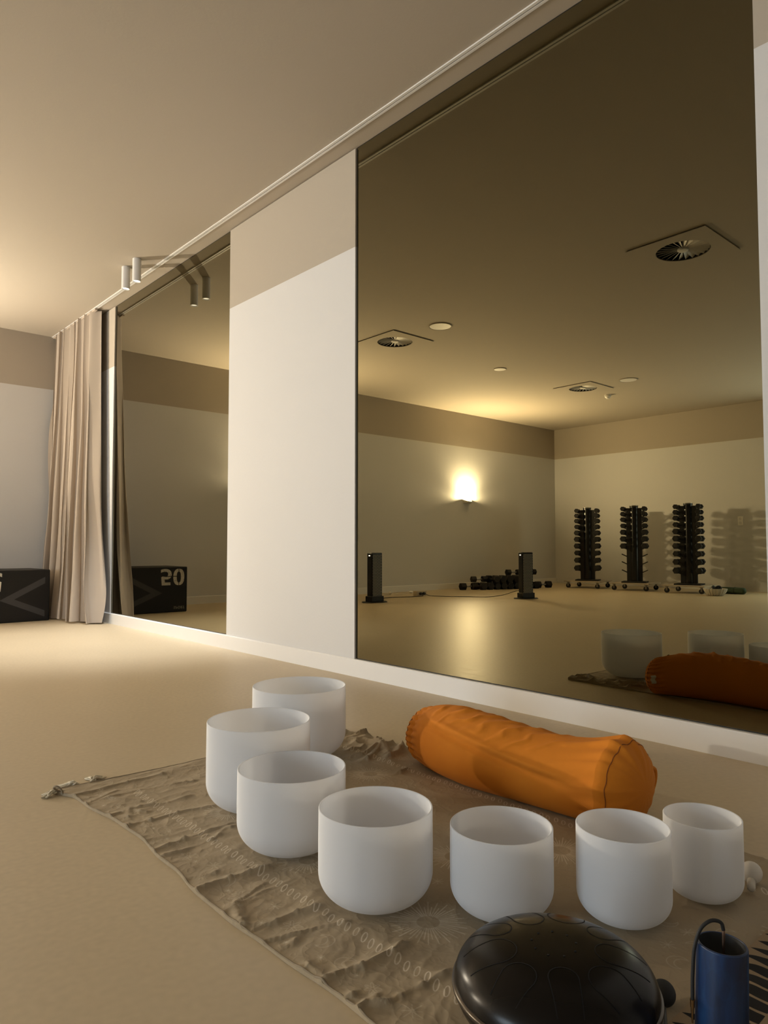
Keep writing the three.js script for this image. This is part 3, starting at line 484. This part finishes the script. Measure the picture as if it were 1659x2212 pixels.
// ---------------------------------------------------------------- plyo box (standing upside down)
{
  const w = 0.762, h = 0.512, d = 0.61, cv = document.createElement('canvas'); cv.width = 1524; cv.height = 1024; const c = cv.getContext('2d');
  c.fillStyle = 'rgb(14,13,13)'; c.fillRect(0, 0, 1524, 1024);
  c.translate(1524, 1024); c.rotate(Math.PI); // the print is upside down
  const px = 2000;
  c.strokeStyle = 'rgb(62,61,63)'; c.lineWidth = 122; c.lineJoin = 'miter';
  c.beginPath(); c.moveTo(0.0, 0.435 * px); c.lineTo(0.40 * px, 0.22 * px); c.lineTo(0.0, 0.045 * px); c.stroke();
  c.fillStyle = 'rgb(14,13,13)'; c.fillRect(0, 0, 0.035 * px, 1024);
  c.fillStyle = 'rgb(205,200,190)'; c.font = 'bold 500px sans-serif'; c.textAlign = 'right'; c.save(); c.translate(1492, 1004); c.scale(1.12, 1.08); c.fillText('50', 0, 0); c.restore();
  c.fillStyle = 'rgb(14,13,13)'; c.fillRect(1330, 500, 16, 520); c.fillRect(1000, 820, 320, 18); c.fillRect(1040, 700, 14, 60); // stencil bridges
  for (let i = 0; i < 240; i++) { c.fillStyle = 'rgba(14,13,13,0.85)'; c.fillRect(rr(930, 1500), rr(610, 1010), rr(2, 12), rr(2, 12)); }
  c.fillStyle = 'rgb(150,147,140)'; c.font = 'bold 90px sans-serif'; c.textAlign = 'right'; c.fillText('SPORT', 1490, 112);
  for (let i = 0; i < 60; i++) { c.fillStyle = 'rgba(14,13,13,0.9)'; c.fillRect(rr(1230, 1490), rr(40, 115), rr(2, 9), rr(2, 9)); }
  const tx = new THREE.CanvasTexture(cv); tx.colorSpace = THREE.SRGBColorSpace;
  const t = thing('plyo_box', 'black foam jump box with grey chevron print standing upside down by the curtain', 'jump box', [1.876, 0, -7.60 - d / 2], 0.03);
  part('body', rbox(w, h, d, 0.012, 0, h / 2, 0), std(lin(0.005, 0.005, 0.005), 0.7), t);
  const f = new THREE.PlaneGeometry(w - 0.03, h - 0.03); f.translate(0, h / 2, d / 2 + 0.0012);
  part('front_print', f, std(0xffffff, 0.7, { map: tx }), t);
  for (let k = 0; k < 6; k++) { const y = 0.09 + k * 0.062; part('side_print', bx(w / 2 - 0.0005, w / 2 + 0.0009, y, y + rr(0.012, 0.034), d / 2 - rr(0.03, 0.04), d / 2 - 0.022), std(lin(0.45, 0.44, 0.42), 0.6), t); }
  part('top_print', [bx(-0.36, 0.30, h - 0.0005, h + 0.0008, 0.24, 0.262)], std(lin(0.16, 0.155, 0.15), 0.6), t);
}

// ---------------------------------------------------------------- black tower heaters, cables, sockets
{
  const cv = document.createElement('canvas'); cv.width = 256; cv.height = 1024; const c = cv.getContext('2d'); c.fillStyle = 'rgb(14,14,15)'; c.fillRect(0, 0, 256, 1024);
  c.fillStyle = 'rgb(190,186,176)'; for (let j = 0; j < 30; j++) for (let i = 0; i < 8; i++) { c.beginPath(); c.ellipse(16 + i * 31 + (j % 2) * 15.5, 18 + j * 34, 7, 11, 0, 0, 6.3); c.fill(); }  // pale dots paint the glints of the metal mesh into the colour
  const tx = new THREE.CanvasTexture(cv); tx.colorSpace = THREE.SRGBColorSpace;
  const gm = std(0xffffff, 0.5, { map: tx });
  const make = () => {
    const t = thing('tower_heater', 'slim black tower heater on a flat base beside the white wall panel in the mirror', 'heater', [-0.95, 0, -7.13], 0);
    const foot = new THREE.CylinderGeometry(0.19, 0.20, 0.012, 8); foot.scale(1, 1, 0.72); foot.translate(0, 0.006, 0);
    part('base_plate', foot, M.black, t);
    part('collar', rbox(0.215, 0.075, 0.135, 0.01, 0, 0.048, 0), M.black, t);
    part('body', rbox(0.182, 0.62, 0.105, 0.012, 0, 0.35, 0), M.blackGloss, t);
    const g = new THREE.BoxGeometry(0.160, 0.56, 0.004); g.translate(0, 0.355, 0.0535); part('grille', g, gm, t);
    const l = new THREE.CapsuleGeometry(0.006, 0.012, 4, 10); l.rotateX(Math.PI / 2); l.translate(0.0915, 0.62, 0.0);
    part('status_light', l, std(lin(0.9, 0.9, 0.9), 0.5, { emissive: lin(1, 0.9, 0.85), emissiveIntensity: 25 }), t);
    return t;
  };
  const a = make();
  copyOf(a, [-3.0, 0, -6.20], 0.3, 'slim black tower heater with painted glints on its perforated grille before the dumbbell pile in the mirror');
  const cable = (name, pts, label) => { const o = part(numbered(name), tube(pts, 0.0045, 90, 8), M.black, scene); tag(o, label, 'cable'); };
  cable('power_cable', [[-1.02, 0.03, -7.22], [-1.06, 0.005, -7.30], [-1.30, 0.0047, -7.50], [-1.68, 0.0047, -7.60], [-1.96, 0.0047, -7.50], [-2.12, 0.0047, -7.50], [-2.20, 0.010, -7.47], [-2.222, 0.034, -7.522]], 'black cable from the left tower heater to the power block');
  cable('power_cable', [[-3.03, 0.125, -6.268], [-2.97, 0.10, -6.36], [-2.88, 0.04, -6.52], [-2.76, 0.0047, -6.74], [-2.62, 0.0047, -6.96], [-2.42, 0.0047, -7.22], [-2.31, 0.010, -7.45], [-2.294, 0.034, -7.522]], 'black cable from the tower heater by the dumbbells to the power block');
  const p = thing('power_block', 'pale wooden power block with two black plugs on the floor between the heaters', 'power strip', [-2.258, 0, -7.60]);
  part('housing', rbox(0.20, 0.075, 0.085, 0.006, 0, 0.0376, 0), std(lin(0.55, 0.46, 0.33), 0.6), p);
  for (const x of [-0.035, 0.035]) { const g = new THREE.CylinderGeometry(0.021, 0.021, 0.03, 20); g.rotateX(Math.PI / 2); g.translate(x, 0.036, 0.056); part('plug', g, M.black, p); }
  for (const [x, z, label] of [[-2.141, -8.131, 'small white round adapter on the floor near the left tower heater'], [-2.56, -8.10, 'small flat white adapter on the floor behind the power block']]) {
    const q = thing('adapter', label, 'adapter', [x, 0, z]);
    const s = new THREE.SphereGeometry(0.027, 20, 14); if (x < -2.3) s.scale(1.5, 0.7, 1); s.translate(0, x < -2.3 ? 0.0192 : 0.027, 0); part('shell', s, M.plastic, q);
    part('lead', tube([[-0.02, 0.008, 0], [-0.08, 0.0025, -0.03], [-0.2, 0.0025, -0.01], [-0.28, 0.0025, -0.06]].map(([a2, b2, c2]) => [-a2, b2, c2]), 0.0022, 24, 6), M.plastic, q);
  }
}

// ---------------------------------------------------------------- dumbbells, racks on dollies
const hex = (r, L, x) => { const s = new THREE.Shape(); for (let k = 0; k < 6; k++) { const a = (k / 6) * Math.PI * 2; s[k ? 'lineTo' : 'moveTo'](r * Math.cos(a), r * Math.sin(a)); } s.closePath(); const b = r * 0.14; const g = new THREE.ExtrudeGeometry(s, { depth: L - 2 * b, bevelEnabled: true, bevelThickness: b, bevelSize: b * 0.8, bevelOffset: -b * 0.8, bevelSegments: 1 }); g.translate(0, 0, x - (L - 2 * b) / 2); return g; };
function dumbbell(r, pos, turn, label, group, roll = 0) { // axis along local z, centre at pos
  const t = thing('dumbbell', label, 'dumbbell', pos, turn, group);
  const L = r * 1.5, c = 0.062 + L / 2;
  part('head', hex(r, L, c), M.rubber, t); part('head', hex(r, L, -c), M.rubber, t);
  const g = new THREE.CylinderGeometry(0.014, 0.014, 0.13, 14); g.rotateX(Math.PI / 2); part('handle', g, M.chrome, t);
  if (roll) t.rotation.z = roll;
  return t;
}
const ORD = ['top', 'second', 'third', 'fourth', 'fifth', 'sixth', 'seventh', 'eighth', 'ninth', 'lowest'];
const TIER = [1.375, 1.285, 1.19, 1.085, 0.975, 0.86, 0.74, 0.615, 0.485, 0.345];
const casterM = std(lin(0.22, 0.21, 0.20), 0.4, { metalness: 0.7 });
['nearest the corner', 'in the middle', 'nearest the woven basket'].forEach((where, k) => {
  const x = -6.0, z = [-7.08, -6.17, -5.23][k], turn = [-0.42, -0.38, -0.22][k];
  const d = thing('dolly', `low wooden dolly on casters carrying the dumbbell tower ${where}`, 'dolly', [x, 0, z], turn * 0.4);
  part('board', bx(-0.30, 0.30, 0.108, 0.126, -0.33, 0.33), std(lin(0.42, 0.36, 0.28), 0.6), d);
  for (const [a, b] of [[-0.24, -0.27], [0.24, -0.27], [-0.24, 0.27], [0.24, 0.27]]) {
    const c = part('caster', [bx(a - 0.025, a + 0.025, 0.100, 0.108, b - 0.025, b + 0.025), bx(a - 0.018, a - 0.014, 0.036, 0.102, b - 0.014, b + 0.014), bx(a + 0.014, a + 0.018, 0.036, 0.102, b - 0.014, b + 0.014)], casterM, d);
    const w = new THREE.CylinderGeometry(0.0395, 0.0395, 0.026, 20); w.rotateZ(Math.PI / 2); w.translate(a, 0.0398, b); part('wheel', w, M.rubber, c);
  }
  const t = thing('dumbbell_tower', `black dumbbell tower rack with chrome cap ${where}`, 'dumbbell rack', [x, 0.126, z], turn);
  part('column', lathe([[0.0005, 0.02], [0.068, 0.02], [0.068, 1.295], [0.0005, 1.295]], 40), M.blackGloss, t);
  part('spine', [bx(-0.03, 0.03, 0.02, 1.27, -0.125, 0.125), bx(-0.09, -0.03, 0.02, 1.27, -0.06, 0.06)], M.black, t);
  part('foot_plate', bx(-0.17, 0.17, 0, 0.022, -0.2, 0.2), M.black, t);
  part('cap', lathe([[0.0005, 1.295], [0.071, 1.295], [0.071, 1.312], [0.066, 1.316], [0.0005, 1.316]], 40), M.chrome, t);
  for (let i = 0; i < 10; i++) for (const s of [-1, 1]) {
    const y = TIER[i] - 0.126, r = [0.041, 0.043, 0.045, 0.044, 0.050, 0.052, 0.053, 0.049, 0.052, 0.055][i];
    const cr = (b) => { const g = new THREE.BoxGeometry(0.018, 0.014, 0.13); g.rotateX(s * -0.45); g.translate(b, y - 0.034, s * 0.150); return g; };
    part('bracket', [cr(-0.028), cr(0.028)], M.black, t);
    if (k === 1 && i >= 7) continue;
    // dumbbell cradled on the pair of brackets, axis along the tower's x
    const lx = 0, lz = s * 0.172, X = x + lx * Math.cos(turn) + lz * Math.sin(turn), Z = z - lx * Math.sin(turn) + lz * Math.cos(turn);
    dumbbell(r, [X, TIER[i] + 0.008, Z], turn + Math.PI / 2, `black hex dumbbell, ${ORD[i]} tier, on the ${s < 0 ? 'left' : 'right'} arm of the tower ${where}`, 'dumbbells on the tower racks');
  }
});
{ // heap of dumbbells in the far corner: rows along a line, axes pointing into the room
  const A = [-4.10, -8.02], B = [-5.62, -7.50], dx = B[0] - A[0], dz = B[1] - A[1], L = Math.hypot(dx, dz), ux = dx / L, uz = dz / L, along = Math.atan2(ux, uz), across = along + Math.PI / 2;
  const G = 'dumbbells heaped on the floor in the far corner', r = 0.0665, step = 0.134;
  const NTH = ['first', 'second', 'third', 'fourth', 'fifth', 'sixth', 'seventh', 'eighth', 'ninth', 'tenth'];
  const put = (s, off, y, turn, rr_, label) => dumbbell(rr_, [A[0] + ux * s - uz * off, y, A[1] + uz * s + ux * off], turn, label, G);
  const low = r * 0.87 + 0.0005;
  for (let k = 0; k < 9; k++) put(0.02 + k * step, 0, low, across, r, `black hex dumbbell, end on, ${NTH[k]} from the left in the bottom row of the heap`);
  put(-0.20, 0.0, low, along, r, 'black hex dumbbell lying sideways at the left foot of the corner heap'); put(0.02 + 9 * step + 0.10, 0, low, along, r, 'black hex dumbbell lying sideways at the right foot of the corner heap');
  const mid = low + r * 1.74;
  for (let k = 0; k < 6; k++) put(0.27 + k * step, 0.0, mid, across, r, `black hex dumbbell, end on, ${NTH[k]} from the left in the second row of the heap`);
  put(0.0, 0.0, mid + 0.004, along + 0.0, 0.056, 'black hex dumbbell with chrome handle showing, top left of the corner heap');
  put(0.70, 0.0, low + r * 3.44, along, 0.055, 'black hex dumbbell topping the middle of the corner heap'); put(1.02, 0.0, low + r * 3.44, along, 0.055, 'black hex dumbbell topping the right of the corner heap');
}
{ // basket with dark bands, green roller, socket plate
  const t = thing('woven_basket', 'round white ribbed basket on the floor beside the last dumbbell tower', 'basket', [-5.62, 0, -4.66]);
  const g = lathe([[0.0005, 0], [0.10, 0], [0.125, 0.02], [0.155, 0.07], [0.165, 0.105], [0.160, 0.108], [0.150, 0.072], [0.12, 0.026], [0.0005, 0.012]], 96), p = g.attributes.position;
  for (let i = 0; i < p.count; i++) { const a = Math.atan2(p.getZ(i), p.getX(i)), q = Math.hypot(p.getX(i), p.getZ(i)), y = p.getY(i); if (y > 0.01) { const f = 1 + 0.035 * Math.sin(a * 22); p.setX(i, p.getX(i) * f); p.setZ(i, p.getZ(i) * f); } }
  g.computeVertexNormals(); part('basket_body', g, std(lin(0.55, 0.52, 0.46), 0.8), t);
  const bands = []; for (let k = 0; k < 9; k++) { const b = new THREE.TorusGeometry(rr(0.03, 0.055), rr(0.010, 0.016), 8, 24); b.rotateX(rr(0.3, 1.5)); b.rotateY(rr(0, 6)); const a = rr(0, 6.28), q = rr(0, 0.055); b.translate(q * Math.cos(a), rr(0.075, 0.115), q * Math.sin(a)); bands.push(b); }
  const o = thing('resistance_bands', 'tangle of dark exercise bands heaped in the white basket', 'exercise bands', [-5.62, 0, -4.66]); o.userData.kind = 'stuff'; part('bands', bands, M.rubber, o);
  const r = thing('foam_roller', 'dark green foam roller lying on the floor behind the basket', 'foam roller', [-6.2, 0.0, -4.66], 0);
  const c = new THREE.CapsuleGeometry(0.052, 0.34, 6, 20); c.rotateX(Math.PI / 2); c.translate(0, 0.0525, 0); part('roll', c, std(lin(0.035, 0.06, 0.03), 0.8), r);
  part('strap', (() => { const q = new THREE.TorusGeometry(0.0525, 0.003, 8, 32); q.translate(0, 0.0545, 0.05); return q; })(), M.black, r);
  const s = thing('wall_socket', 'white double wall socket plate beside the last dumbbell tower', 'socket', [XL, 1.167, -4.817]);
  part('plate', rbox(0.012, 0.15, 0.085, 0.004, 0.0062, 0, 0), M.plastic, s);
  for (const y of [-0.034, 0.034]) { const q = new THREE.CylinderGeometry(0.024, 0.024, 0.004, 24); q.rotateZ(Math.PI / 2); q.translate(0.0135, y, 0); part('outlet', q, M.metalWhite, s); }
}

renderer.render(scene, camera);
